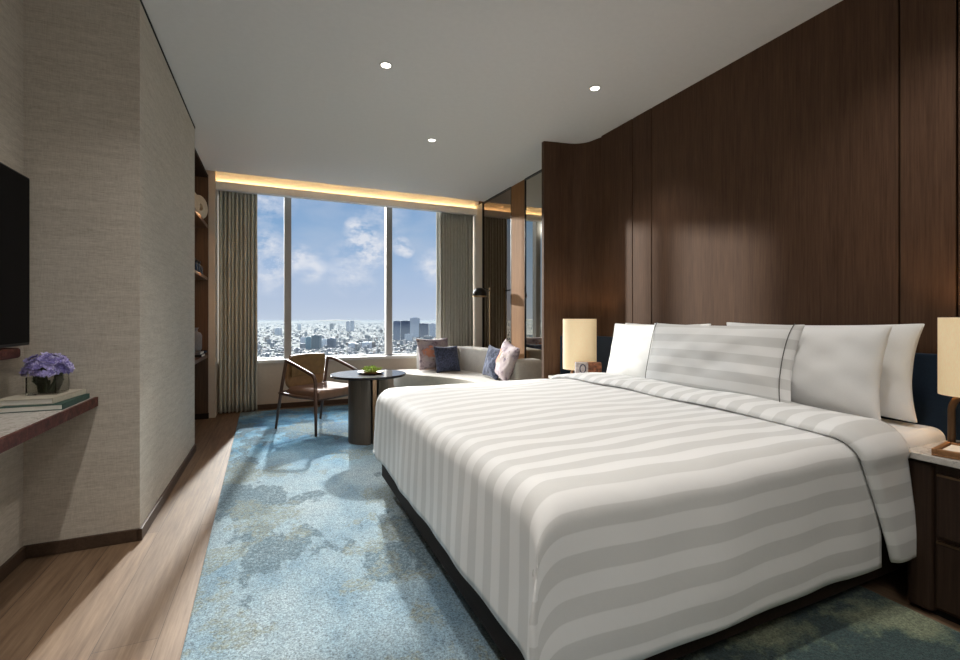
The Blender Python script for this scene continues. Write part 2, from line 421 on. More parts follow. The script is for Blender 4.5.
def struct(name, mb, mat, parent=None, **kw):
    o = mb.build(name, mat, parent, **kw)
    if parent is None: o['kind'] = 'structure'
    return o
def copy_tree(o, loc=None, rotz=None, label=None):
    c = o.copy(); COL.objects.link(c)
    if loc is not None: c.location = loc
    if rotz is not None: c.rotation_euler = (0, 0, rotz)
    if label: c['label'] = label
    for ch in list(o.children):
        d = ch.copy(); COL.objects.link(d); d.parent = c
        for g in list(ch.children):
            e = g.copy(); COL.objects.link(e); e.parent = d
    return c
def bez(pts, n=8):
    """Catmull-Rom through points"""
    P = [Vector(p) for p in pts]; P = [P[0]*2-P[1]]+P+[P[-1]*2-P[-2]]; out = []
    for i in range(1, len(P)-2):
        for k in range(n):
            t = k/n; a, b, c, d = P[i-1:i+3]
            out.append(.5*((2*b)+(c-a)*t+(2*a-5*b+4*c-d)*t*t+(3*b-a-3*c+d)*t**3))
    out.append(P[-2]); return out

# ------------------------------------------------------------------ room shell
XL, XR, CEIL = -.62, 2.60, 2.70
YB = -1.8           # wall behind the viewer
struct('floor', MB().box(-1.4, 3.0, YB-.1, 6.5, -.12, 0), 'floor')
# ceiling with the cove at its window end
struct('ceiling', MB().box(-1.2, 2.75, YB-.1, 5.71, CEIL, CEIL+.25), 'ceiling')
struct('trim_1', MB().box(-1.2, 2.75, 5.71, 6.02, CEIL+.14, CEIL+.25), 'ceiling')
struct('trim_2', MB().box(-1.2, 2.75, 6.00, 6.04, 2.573, 2.84).box(-1.2, 2.75, 5.955, 6.01, 2.573, 2.645).box(-1.2, 2.75, 5.955, 5.967, 2.645, 2.66).box(-1.2, 2.75, 6.04, 6.28, 2.72, 2.84), 'valance')
cove = thing('cove_light', 'warm amber light strip glowing along the ceiling edge above the window', 'light strip', (1.0, 5.98, 2.645))
MB().box(-1.66, 1.60, -.007, .003, 0, .008).build('led_strip', 'led', cove)
struct('wall_left', MB().box(-.80, XL, 2.78, 4.47, 0, CEIL).box(-1.3, -.8, 2.78, 2.95, 0, CEIL), 'linen')
struct('wall_television', MB().box(-1.3, -1.06, YB, 2.78, 0, CEIL), 'linen')
struct('trim_3', MB().box(XL-.001, XL+.004, 2.78, 4.47, CEIL-.014, CEIL), 'void')  # flat black strip standing in for the shadow gap under the ceiling
struct('wall_back', MB().box(-1.3, 2.9, YB-.1, YB, 0, CEIL), 'linen')
struct('baseboard_left', MB().box(-.63, XL+.012, 2.768, 4.48, 0, .06).box(-1.06, -.62, 2.768, 2.782, 0, .06), 'base_wood', bevel=.003)
struct('baseboard_television', MB().box(-1.062, -1.048, YB, 2.77, 0, .06), 'base_wood', bevel=.003)
# side pier by the window and the recess that holds the shelves
struct('wall_return', MB().box(-1.2, -.685, 5.90, 6.5, 0, 2.84).box(-.685, XL, 5.885, 6.5, 0, 2.84), 'paint')
struct('wall_niche', MB().box(-1.3, -1.0, 2.95, 5.90, 0, CEIL), 'paint')
# window wall: sill wall, ledge, panes, mullions
struct('wall_window', MB().box(-1.2, 2.9, 6.20, 6.42, -.1, .56), 'paint')
struct('trim_4', MB().box(-.62, 2.6, 6.175, 6.42, .56, .60), 'sill', bevel=.004)
struct('baseboard_window', MB().box(-.62, 2.6, 6.186, 6.2, 0, .06), 'base_wood', bevel=.003)
struct('trim_5', MB().box(-1.2, 2.9, 6.28, 6.42, 2.70, 3.0), 'alu')
xs = [-.62, .135, 1.42, 2.62]
for i in range(3):
    fr = MB().box(xs[i], xs[i+1], 6.33, 6.38, .60, .615).box(xs[i], xs[i+1], 6.33, 6.38, 2.68, 2.72)
    if i: fr.box(xs[i]-.042, xs[i]+.042, 6.27, 6.38, .60, 2.71)
    wn = struct('window_%d' % (i+1), fr, 'alu', bevel=.003)
    MB().box(xs[i], xs[i+1], 6.352, 6.358, .60, 2.70).build('glass', 'glass', wn)
# right side: timber wall in panels with open joints
struct('wall_right', MB().box(2.64, 2.9, YB, 6.5, 0, 2.84), 'panel')
seams = [YB, -.5, .949, 1.144, 2.658, 2.862, 3.25]
for i in range(len(seams)-1):
    struct('trim_%d' % (6+i), MB().box(2.60, 2.64, seams[i]+.004, seams[i+1]-.004, 0, CEIL), 'panel', bevel=.002)
# curved fin that swings out from the timber wall
fin = []
curve = bez([(2.62, 3.246, 0), (2.605, 3.30, 0), (2.575, 3.41, 0), (2.51, 3.475, 0), (2.42, 3.505, 0), (2.32, 3.520, 0), (2.20, 3.545, 0)], 7)
inner = [(p.x, p.y) for p in curve]
outer = [(2.20, 3.585), (2.34, 3.57), (2.60, 3.60), (2.64, 3.60), (2.64, 3.246)]
struct('trim_12', MB().prism(inner+outer, 0, CEIL), 'panel', bevel=.003)
# wall beyond the fin: smoked mirror, timber strip, bronze mirror
struct('trim_13', MB().box(2.60, 2.64, 4.60, 4.93, 0, CEIL), 'panel2', bevel=.002)
struct('trim_14', MB().box(2.592, 2.64, 5.755, 5.775, 0, CEIL).box(2.596, 2.64, 4.93, 4.938, 0, CEIL).box(2.592, 2.64, 4.938, 5.755, 2.685, 2.70).box(2.596, 2.64, 4.588, 4.60, 0, CEIL).box(2.592, 2.64, 3.60, 4.588, 2.685, 2.70), 'metal_black')
struct('wall_corner', MB().box(2.60, 2.70, 5.775, 6.2, 0, CEIL), 'paint')
tag(MB().box(2.605, 2.635, 4.938, 5.755, 0, 2.685).build('wall_mirror', 'mirror_dark'), 'tall dark bronze mirror panel nearest the right curtain', 'mirror')
tag(MB().box(2.605, 2.635, 3.60, 4.588, 0, 2.685).build('wall_mirror', 'mirror'), 'tall smoked mirror panel next to the curved timber edge', 'mirror')

# padded navy headboard band following wall and fin
hb = []
path = [(2.60, -.3), (2.60, .5), (2.60, 2.0), (2.60, 3.0)]+inner[6:-9]
path = [p for p in path if p[0] > 2.29]
off = []
for i, p in enumerate(path):
    a = Vector(path[max(i-1, 0)]); b = Vector(path[min(i+1, len(path)-1)]); t = (b-a).normalized(); nrm = Vector((-t.y, t.x)); off.append((p[0]+nrm.x*.022, p[1]+nrm.y*.022))
tag(MB().prism(path+off[::-1], .12, .95).build('headboard', 'navy_panel', bevel=.008), 'long navy blue upholstered headboard band low on the timber wall', 'headboard')

# ------------------------------------------------------------------ ceiling downlights and added fill spots
def downlight(loc, label, energy):
    t = thing('downlight', label, 'ceiling light', (loc[0], loc[1], CEIL), 0, 'recessed ceiling downlights')
    MB().lathe([(.030, -.001), (.042, -.001), (.042, -.004), (.030, -.004)], 28, ring=True).build('trim_ring', 'sill', t)
    MB().lathe([(.0, -.002), (.031, -.002), (.031, -.0005)], 24).build('lens', 'downlight', t)
    l = bpy.data.lights.new('down_spot', 'SPOT'); l.energy = energy; l.color = (1, .945, .88); l.spot_size = math.radians(95); l.spot_blend = .8; l.shadow_soft_size = .03
    o = bpy.data.objects.new('down_spot', l); COL.objects.link(o); o.parent = t; o.location = (0, 0, -.012)
downlight((.633, 2.889), 'small round downlight, the leftmost and nearer of the left pair on the ceiling', 75)
downlight((1.275, 3.933), 'small round downlight farthest into the room, nearest the window', 45)
downlight((2.02, 2.59), 'small round downlight on the ceiling above the bed by the timber wall', 45)
for p in [(.63, .9, 45), (2.02, .9, 45), (.63, -.8, 45), (-.30, 1.9, 48), (-.30, 1.0, 55), (-.30, .1, 40)]:  # extra unseen spots added to fill the bed foot and near room
    l = light('down_spot', 'SPOT', (p[0], p[1], CEIL-.01), p[2], (1, .945, .88), (0, 0, -1), spot_size=math.radians(120), spot_blend=.9, shadow_soft_size=.04)

# ------------------------------------------------------------------ rug
def rug_fn(u, v):
    return (-.335+u*2.505, -.9+v*6.9, .016)
rug = MB().prism([(-.218, -.9), (2.12, -.9), (2.175, 1.05), (2.175, 6.0), (-.381, 6.0)], .0005, .016)
tag(rug.build('rug', 'rug', bevel=.005), 'large tufted area rug in mottled blue and grey under bed and armchair', 'rug')
RZ = .016

# ------------------------------------------------------------------ curtains
def curtain(x0, x1, label, seed, n):
    rnd = random.Random(seed); ph = [rnd.uniform(0, 2*PI) for _ in range(4)]
    W = x1-x0
    def fn(u, v):
        z = .012+v*2.62; amp = .050*(1.05-.25*v)
        warp = u+.010*math.sin(2*PI*2.3*u+ph[0])+.006*math.sin(2*PI*5*u+ph[1])+.003*math.sin(3*z+9*u)
        sn = math.sin(2*PI*n*warp); y = amp*math.copysign(abs(sn)**.75, sn)+.010*math.sin(2*PI*(n*.5)*u+ph[2])+.004*math.sin(2*z+ph[3]+12*u)
        x = x0+W*u+.0145*math.sin(4*PI*n*warp)
        return (x, 6.10+y, z)
    t = thing('curtain', label, 'curtain', ((x0+x1)/2, 6.1, 0), 0, 'window curtains')
    o = MB().grid(lambda u, v: (fn(u, v)[0]-(x0+x1)/2, fn(u, v)[1]-6.09, fn(u, v)[2]), 280, 20).build('panel', 'curtain', t, smooth=True, solid=.004, soff=0)
    MB().box(-(x1-x0)/2-.005, (x1-x0)/2+.005, -.012, .012, 2.64, 2.66).build('track', 'alu', t)
curtain(-.612, -.20, 'grey-green pleated curtain on the left side of the window', 3, 10)
curtain(2.055, 2.585, 'grey-green pleated curtain on the right side of the window behind the sofa', 9, 12)

# ------------------------------------------------------------------ shelving niche
bk = thing('built_in_bookcase', 'built-in walnut bookcase with lit open shelves beside the left curtain', 'bookcase', (-.80, 4.88, 0))
def L(mb, n, m, par=bk, **k): return mb.build(n, m, par, **k)
cx, cy = -.80, 4.88
def bx(mb, x0, x1, y0, y1, z0, z1): return mb.box(x0-cx, x1-cx, y0-cy, y1-cy, z0, z1)
L(bx(MB(), -.995, -.975, 4.48, 5.88, 0, 2.695), 'back_panel', 'shelf_wood')
L(bx(MB(), -.975, -.685, 5.862, 5.882, .06, 2.695), 'side_panel', 'shelf_wood')
L(bx(MB(), -.975, -.82, 4.48, 4.50, .06, 2.695), 'side_panel', 'shelf_wood')
L(bx(MB(), -.975, -.69, 4.50, 5.86, 2.66, 2.695), 'top_panel', 'dark_wood_y')
SH = [(2.10, 2.14), (1.53, 1.56), (.675, .71)]
for z0, z1 in SH:
    s = L(bx(MB(), -.975, -.69, 4.50, 5.86, z0, z1), 'shelf', 'shelf_wood', bevel=.002)
    bx(MB(), -.970, -.955, 4.52, 5.85, z1+.001, z1+.007).build('light_strip', 'shelf_led', s)
L(bx(MB(), -.975, -.68, 5.850, 5.884, .0, .06), 'plinth', 'dark_wood_y')
# things on the shelves
def ring_disc(loc, r, label, rot):
    t = thing('disc_sculpture', label, 'ornament', loc, rot, 'round cream ornaments on the top shelf')
    mb = MB(); n = 40; prof = []
    vs = []; fs = []
    for k in range(n):
        a = 2*PI*k/n
        for rr, x in ((r, -.012), (r, .012), (r*.30, .016), (r*.30, -.016)): vs.append((x, rr*math.cos(a), r+.02+rr*math.sin(a)))
    for k in range(n):
        for j in range(4):
            k2 = (k+1) % n; fs.append((k*4+j, k*4+(j+1) % 4, k2*4+(j+1) % 4, k2*4+j))
    mb.add(vs, fs).build('disc', 'cream_clay', t, bevel=.003)
    MB().box(-.025, .025, -.03, .03, 0, .022).build('stand', 'metal_black', t, bevel=.002)
ring_disc((-.745, 5.66, 2.141), .125, 'round cream disc ornament with a hole standing on the top shelf', -.5)
ring_disc((-.80, 5.50, 2.141), .13, 'cream disc ornament half hidden behind the wall on the top shelf', -.5)
def jar(name, loc, prof, m, label, cat, group=None, lid=None):
    t = thing(name, label, cat, loc, 0, group)
    MB().lathe(prof, 24).build('body', m, t, smooth=True)
    if lid: MB().lathe(lid, 20).build('lid', 'metal_black', t, smooth=True)
    return t
bp = [(0, 0), (.036, 0), (.042, .01), (.042, .085), (.036, .10), (.016, .112), (.016, .128), (.019, .13), (0, .13)]
lp = [(0, .131), (.020, .131), (.020, .150), (0, .150)]
jar('glazed_bottle', (-.76, 5.38, 1.561), bp, 'blue_glaze', 'dark glazed bottle at the near end of the middle shelf', 'bottle', 'dark bottles on the middle shelf', lp)
jar('glazed_bottle', (-.755, 5.52, 1.561), bp, 'blue_glaze', 'dark glazed bottle in the middle of the three on the shelf', 'bottle', 'dark bottles on the middle shelf', lp)
jar('glazed_bottle', (-.75, 5.66, 1.561), bp, 'blue_glaze', 'dark glazed bottle nearest the window end of the middle shelf', 'bottle', 'dark bottles on the middle shelf', lp)
for k, (zz, ww) in enumerate([(.711, .15), (.738, .13)]):
    t = thing('book', ['dark book lying lowest under the grey vase on the bottom shelf', 'dark book directly under the grey vase, top of the pair'][k], 'book', (-.765, 5.52, zz), 0, 'books under the grey vase')
    MB().box(-ww/2, ww/2, -.11, .11, 0, .026).build('cover', 'black' if k == 0 else 'grey_clay', t, bevel=.002)
    MB().box(-ww/2+.004, ww/2+.001, -.107, .111, .004, .022).build('pages', 'paper', t)
jar('stoneware_vase', (-.76, 5.52, .765), [(0, 0), (.045, 0), (.058, .03), (.061, .16), (.050, .19), (.022, .205), (.020, .225), (.034, .245), (.030, .245), (.016, .22), (0, .21)], 'grey_clay', 'grey stoneware vase with narrow neck standing on books', 'vase')
jar('small_bowl', (-.735, 5.74, .711), [(0, 0), (.03, 0), (.055, .035), (.058, .05), (.05, .045), (.02, .01), (0, .01)], 'blue_glaze', 'small dark bowl at the far end of the bottom shelf', 'bowl')
for k, (y, z) in enumerate([(4.72, 2.64), (4.72, 2.08), (4.72, 1.51)]):
    light('shelf_lamp', 'AREA', (-.93, 5.3, z), 4.0, (1, .55, .25), (.25, 0, -1), shape='RECTANGLE', size=.03, size_y=1.0)

# ------------------------------------------------------------------ television, ledge, console
tv = thing('television', 'large black flat screen television mounted on the left wall', 'television', (-1.03, 1.95, .985))
MB().box(-.012, .03, -.73, .73, .0, .74).build('casing', 'black', tv, bevel=.004)
MB().box(.0305, .032, -.722, .722, .012, .732).build('screen', 'screen', tv)
MB().box(-.03, -.012, -.2, .2, .2, .5).build('wall_mount', 'metal_black', tv)
sb = MB(); pts = []
for k in range(21):
    a = -PI/2+PI*k/20; pts.append((-1.0+.06*math.cos(a), 2.56+.0+.045*math.sin(a)))
led = thing('wall_ledge', 'dark rounded timber ledge on the wall just under the television', 'ledge', (-1.06, 1.9, .935))
mb = MB()
n = 12; ring = [(.0, -.02), (.085, -.02), (.095, -.01), (.095, .01), (.085, .02), (.0, .02)]
mb.prism([(0, -.7), (.07, -.7), (.07, .67), (.062, .695), (.045, .71), (0, .71)], .0, .042)
mb.build('ledge_board', 'red_edge', led, bevel=.012, segs=4)

ck = thing('console_desk', 'wall-hung console desk with pale marble top and dark red edge', 'desk', (-.92, 1.9, .68))
MB().box(-.138, .122, -2.2, .877, .0, .045).build('desktop', 'marble', ck, bevel=.002)
MB().box(.122, .136, -2.2, .877, -.0, .0455).build('edge_band', 'red_edge', ck, bevel=.002)
DT = .7255
# books on the console
def slab_book(loc, rotz, sx, sy, h, cov, label, group='books on the marble console'):
    t = thing('book', label, 'book', loc, rotz, group)
    MB().box(-sx/2, sx/2, -sy/2, sy/2, 0, .003).box(-sx/2, sx/2, -sy/2, sy/2, h-.003, h).box(sx/2-.003, sx/2, -sy/2, sy/2, 0, h).build('cover', cov, t, bevel=.0006)
    MB().box(-sx/2+.004, sx/2-.004, -sy/2+.003, sy/2-.004, .003, h-.003).build('pages', 'paper', t)
    return t
slab_book((-.905, 2.585, DT), .0, .20, .30, .023, 'book_green', 'dark green covered book, bottom of the stack on the console')
slab_book((-.930, 2.605, DT+.0235), -.10, .20, .275, .023, 'book_cream', 'cream covered large book lying on top of the green book')
ZB = DT+.0470
vs_ = thing('flower_vase', 'low glass vase packed with lavender hydrangea on the stacked books', 'flower vase', (-.918, 2.625, ZB), -.1)
g = MB(); hw = .053; hh = .078
g.prism([(-hw, -hw), (hw, -hw), (hw, hw), (-hw, hw)], 0, .006)
for (a0, a1, b0, b1) in [(-hw, hw, -hw, -hw+.004), (-hw, hw, hw-.004, hw), (-hw, -hw+.004, -hw+.004, hw-.004), (hw-.004, hw, -hw+.004, hw-.004)]: g.box(a0, a1, b0, b1, .006, hh)
g.build('glass', 'vglass', vs_)
rnd = random.Random(2); st = MB()
for k in range(46):
    a = rnd.uniform(0, 2*PI); r0 = rnd.uniform(0, .030); p0 = (r0*math.cos(a), r0*math.sin(a), .008); p1 = (.036*math.cos(a+rnd.uniform(-1, 1)), .036*math.sin(a+1), rnd.uniform(.05, .085))
    st.tube([p0, ((p0[0]+p1[0])/2+.004, (p0[1]+p1[1])/2, .04), p1], .0048, 6)
st.build('stems', 'leaf_dark', vs_)
def petals(mb, c, nrm, s, rnd):
    nrm = Vector(nrm).normalized(); t = nrm.orthogonal().normalized(); b = nrm.cross(t); ro = rnd.uniform(0, PI)
    c = Vector(c)
    for k in range(4):
        a = ro+k*PI/2; d = t*math.cos(a)+b*math.sin(a); e = nrm.cross(d)
        up = rnd.uniform(.1, .5)
        mb.add([c, c+d*s*.55+e*s*.42+nrm*s*up*.5, c+d*s+nrm*s*up, c+d*s*.55-e*s*.42+nrm*s*up*.5], [(0, 1, 2, 3)])
fl = MB()
for k in range(430):
    z = rnd.uniform(-.35, 1); a = rnd.uniform(0, 2*PI); rr = math.sqrt(max(0, 1-z*z))
    lump = 1+.10*math.sin(5*a+2)+.08*math.cos(4*a+6*z)+rnd.uniform(-.06, .08)
    c = (rr*math.cos(a)*.070*lump, rr*math.sin(a)*.070*lump, .112+z*.056*lump)
    n0 = len(fl.f); petals(fl, c, (rr*math.cos(a)+rnd.uniform(-.3, .3), rr*math.sin(a)+rnd.uniform(-.3, .3), z+.2), rnd.uniform(.012, .017), rnd)
    mi_ = rnd.choice([0, 0, 1, 2])
    for q in range(n0, len(fl.f)): fl.mi[q] = mi_
fl.lathe([(0, .078), (.05, .080), (.066, .098), (.058, .125), (.03, .143), (0, .148)], 16, mi=3)
fl.build('hydrangea_heads', ['petal', plain('pale_lavender_petals', (.56, .52, .80), .75), plain('violet_petals', (.20, .17, .44), .75), 'leaf_dark'], vs_)

# ------------------------------------------------------------------ armchair
ac = thing('armchair', 'tan leather armchair with slim walnut arms facing the bed by the window', 'armchair', (.39, 4.89, RZ+.001), math.atan2(-.82, .57))
def wtube(pts, r, name, m='chair_wood', **k): return MB().tube(pts, r, 12, **k).build(name, m, ac, smooth=True)
for sgn in (-1, 1):
    y = sgn*.27
    arm = bez([(-.165, y*.93, .675), (-.08, y*.99, .662), (.06, y, .620), (.20, y, .575), (.262, y, .548), (.286, y, .500), (.288, y, .44)], 6)
    wtube(arm, [.0165]*len(arm), 'arm')
    wtube([(.288, y, .45), (.292, y, .2), (.296, y, .0)], [.0165, .015, .012], 'leg')
    wtube([(-.160, y*.93, .678), (-.225, y*.97, .38), (-.298, y, .0)], [.0165, .016, .012], 'leg')
    wtube([(-.248, y*.98, .355), (.0, y*.98, .340), (.289, y, .345)], [.015, .017, .015], 'side_rail')
wtube([(.289, -.27, .33), (.289, .27, .33)], .014, 'cross_rail')
wtube([(-.245, -.262, .36), (-.245, .262, .36)], .014, 'cross_rail')
def seatf(u, v):
    x = -.150+.465*u; y = (v-.5)*.50
    e = max(0, 1-((2*u-1)**2)**6)*max(0, 1-((2*v-1)**2)**8)
    return (x, y, .40+.030*e**.5-.03*math.sin(PI*(u*.8))*(1-(2*v-1)**2)*.8)
def seatb(u, v):
    x, y, z = seatf(1-u, v); return (x, y, .335)
sm = MB().grid(seatf, 22, 18); sm.grid(seatb, 22, 18)
# sides
def edge(ufix=None, vfix=None):
    def fn(a, b):
        if ufix is not None: x, y, z = seatf(ufix, a)
        else: x, y, z = seatf(a, vfix)
        return (x, y, .335+(z-.335)*b)
    return fn
sm.grid(edge(ufix=0), 18, 2); sm.grid(edge(ufix=1), 18, 2); sm.grid(edge(vfix=0), 22, 2); sm.grid(edge(vfix=1), 22, 2)
sm.build('seat', 'leather_seat', ac, smooth=False, merge=True, bevel=.012, segs=3)
def backf(u, v):
    y = (u-.5)*(.455-.10*max(0, 1-v/.22)**2); t = (2*u-1)**2
    x = -.235+.055*(1-v)*0-.012*(1-t)*0+.035*v+.030*t-.02
    z = .385+.315*v-.008*t*v
    return (x+.035*(1-v)**3, y, z)
MB().grid(backf, 20, 12).build('backrest', 'leather', ac, smooth=True, solid=.03, soff=0, sub=1)
def flapf(u, v):
    y = (u-.5)*.41+.02; t = (2*u-1)**2
    if v < .25:
        a = v/.25*PI; r = .026; x0, _, z0 = backf(u, 1); return (x0-r*math.cos(a), y, z0+.004+r*math.sin(a)*.8)
    q = (v-.25)/.75; x0, _, z0 = backf(u, 1-.62*q); return (x0+.026, y, z0)
MB().grid(flapf, 20, 22).build('back_flap', 'leather_flap', ac, smooth=True, solid=.008, soff=0, sub=1)

# ------------------------------------------------------------------ round side table
tb = thing('round_table', 'round dark glass-topped table on a bronze drum base beside the bed', 'table', (.757, 4.17, RZ+.001))
MB().lathe([(0, .575), (.325, .575), (.333, .581), (.333, .590), (.327, .596), (0, .596)], 64).build('tabletop', 'tabletop', tb)
def half(a0, a1, r, cxy=(0, 0)):
    return [(cxy[0]+r*math.cos(a0+(a1-a0)*k/28), cxy[1]+r*math.sin(a0+(a1-a0)*k/28)) for k in range(29)]
D = math.radians
va = -PI/2+math.radians(10)   # direction of the slit, towards the room
MB().prism(half(va-D(14)-D(150), va-D(14), .175), .0, .575).build('base_shell', 'bronze_panel', tb, bevel=.003)
MB().prism(half(va+D(10), va+D(150), .172), .0, .575).build('base_shell', 'bronze_panel', tb, bevel=.003)
MB().prism(half(va-D(8), va+D(4), .168)+half(va+D(4), va-D(8), .10), .0, .575).build('base_rib', 'bronze', tb, bevel=.002)
MB().lathe([(0, .0), (.14, .0), (.14, .57), (0, .57)], 32).build('base_core', 'void', tb)
pl = thing('plant_tray', 'small green leafy plant on a dark dish on the round table', 'plant', (.775, 4.16, RZ+.001+.597))
MB().lathe([(0, 0), (.09, 0), (.115, .014), (.118, .018), (.10, .012), (0, .008)], 36).build('dish', 'walnut_tray', pl, smooth=True)
rnd = random.Random(5); lf = MB()
for k in range(90):
    a = rnd.uniform(0, 2*PI); r = rnd.uniform(.01, .075); c = Vector((r*math.cos(a), r*math.sin(a), rnd.uniform(.015, .045)))
    el = rnd.uniform(.1, 1.3); d = Vector((math.cos(a)*math.cos(el), math.sin(a)*math.cos(el), math.sin(el))); e = d.cross(Vector((0, 0, 1))).normalized(); nn_ = e.cross(d)
    s = rnd.uniform(.022, .040)
    P = [c, c+d*s*.45+e*s*.35+nn_*.004, c+d*s, c+d*s*.45-e*s*.35+nn_*.004, c+d*s*.5-nn_*.006]
    lf.add(P, [(0, 1, 4), (1, 2, 4), (2, 3, 4), (3, 0, 4)])
lf.lathe([(0, .01), (.05, .01), (.06, .022), (.04, .04), (0, .045)], 14)
lf.build('leaves', 'leaf', pl)

# ------------------------------------------------------------------ curved sofa
so = thing('curved_sofa', 'cream curved corner sofa between the window and the mirrors', 'sofa', (2.0, 5.1, RZ+.001))
ox, oy = 2.0, 5.1
def sv(pts, n=8): return [(p.x-ox, p.y-oy) for p in bez([(a, b, 0) for a, b in pts], n)]
outer_c = sv([(1.72, 5.99), (2.0, 5.96), (2.22, 5.84), (2.36, 5.60), (2.42, 5.30), (2.48, 4.95), (2.54, 4.60), (2.56, 4.25)])
inner_c = sv([(1.72, 5.83), (1.93, 5.80), (2.09, 5.71), (2.19, 5.52), (2.25, 5.25), (2.31, 4.92), (2.36, 4.58), (2.385, 4.28)])
def back_piece(i0, i1, z1, name):
    o_ = outer_c[i0:i1+1]; i_ = inner_c[i0:i1+1]
    MB().prism(o_+i_[::-1], .10, z1).build(name, 'sofa', so, bevel=.035, segs=5, smooth=True)
N = len(outer_c)-1
back_piece(0, 22, .715, 'back_section'); back_piece(22, 47, .725, 'back_section')
front_c = sv([(1.50, 5.93), (1.37, 5.80), (1.38, 5.55), (1.52, 5.25), (1.72, 4.95), (1.86, 4.65), (1.90, 4.33)])
seat_poly = [(1.72-ox, 5.84-oy)]+front_c+[(2.36-ox, 4.33-oy)]+inner_c[::-1][4:]
MB().prism(seat_poly, .23, .425).build('seat', 'sofa', so, bevel=.04, segs=5, smooth=True)
base_poly = [((x)*.95-.0, (y)*.95) for x, y in seat_poly]
MB().prism(base_poly, .03, .235).build('base', 'sofa', so, bevel=.01, smooth=False)
MB().box(2.25-ox, 2.57-ox, 4.14-oy, 4.34-oy, .05, .66).build('armrest', 'sofa', so, bevel=.045, segs=5, smooth=True)
MB().box(1.86-ox, 2.27-ox, 4.17-oy, 4.34-oy, .05, .42).build('arm_base', 'sofa', so, bevel=.03, segs=4, smooth=True)

def cushion_mesh(w, h, t, seed=0, flange=0, uvh=False, n=26, pinch=.07):
    rnd = random.Random(seed); ph = [rnd.uniform(0, 6.28) for _ in range(6)]
    mb = MB()
    def surf(sg):
        def fn(u, v):
            a, b = 2*u-1, 2*v-1
            x = w/2*a*(1-pinch*(1-b*b)*abs(a)**3); z = h/2*b*(1-pinch*(1-a*a)*abs(b)**3)
            e = (max(0, 1-abs(a)**2.6)*max(0, 1-abs(b)**2.6))**.55
            wr = 1+.07*math.sin(5*a+ph[0]+3*b)+.06*math.sin(6*b+ph[1]-4*a)+.035*math.sin(11*(a+b)+ph[2])+.025*math.sin(15*a-9*b+ph[3])+.05*math.sin(9*math.atan2(b, a)+ph[4])*min(1, a*a+b*b)
            return (x, sg*t/2*e*wr, z)
        return fn
    for sg in (-1, 1):
        f = surf(sg)
        mb.grid(f if sg < 0 else (lambda u, v: f(1-u, v)), n, n, uvf=(lambda u, v: (u*w, v*h+.02)))
    return mb
def cushion(name, loc, w, h, t, yaw, lean, mat, label, cat, group=None, seed=0, roll=0, **k):
    k.setdefault('pinch', .11)
    mb = cushion_mesh(w, h, t, seed, **k)
    mt = Matrix.Translation(loc) @ Matrix.Rotation(yaw, 4, 'Z') @ Matrix.Rotation(lean, 4, 'X') @ Matrix.Rotation(roll, 4, 'Y')
    o = mb.build(name, mat, None, smooth=True, merge=True, sub=1)
    o.matrix_world = mt
    return tag(o, label, cat, group)
# lean < 0 tips the top away from the viewer-facing side (local -Y faces the viewer)
cushion('scatter_cushion', (1.86, 5.66, .655), .50, .42, .14, .25, -.22, 'floral', 'pink and grey floral cushion at the left end of the sofa', 'cushion', 'scatter cushions on the sofa', 1)
cushion('scatter_cushion', (1.955, 5.42, .60), .36, .35, .13, .18, -.25, 'navy_cushion', 'navy tweed square cushion in front of the left floral cushion', 'cushion', 'scatter cushions on the sofa', 2)
cushion('scatter_cushion', (2.20, 4.60, .620), .36, .37, .11, -1.50, -.20, 'navy_cushion', 'navy cushion leaning near the right arm behind the right floral cushion', 'cushion', 'scatter cushions on the sofa', 3, .10)
cushion('scatter_cushion', (2.235, 4.36, .655), .42, .42, .14, -1.62, -.30, 'floral', 'floral cushion tilted against the right arm of the sofa', 'cushion', 'scatter cushions on the sofa', 4, .22)

# ------------------------------------------------------------------ floor lamp behind the sofa
fl_ = thing('floor_lamp', 'slim black dome-headed floor lamp standing behind the sofa', 'floor lamp', (2.50, 5.33, 0))
MB().lathe([(0, 0), (.075, 0), (.075, .012), (.012, .02), (0, .02)], 28).build('base', 'metal_black', fl_)
MB().tube([(0, 0, .015), (0, 0, 1.50)], .009, 12).build('pole', 'brass', fl_)
hd = Vector((-.30, -.15, 0)); hc = hd*.60
MB().tube([(0, 0, 1.465), (hc.x*.55, hc.y*.75, 1.482)], .007, 10).build('arm', 'metal_black', fl_)
MB().lathe([(0, 1.484)]+[(.036, 1.478), (.066, 1.458), (.084, 1.425), (.087, 1.385), (.092, 1.387), (.089, 1.43), (.070, 1.465), (.038, 1.486), (0, 1.49)], 36, (hc.x, hc.y, 0), ring=False).build('shade', 'metal_black', fl_, smooth=True)
MB().lathe([(.090, 1.376), (.094, 1.376), (.094, 1.388), (.090, 1.388)], 36, (hc.x, hc.y, 0), ring=True).build('shade_rim', 'brass', fl_)
MB().lathe([(0, 1.40), (.018, 1.41), (.022, 1.43), (.014, 1.455), (0, 1.46)], 16, (hc.x, hc.y, 0)).build('bulb', 'paper', fl_)

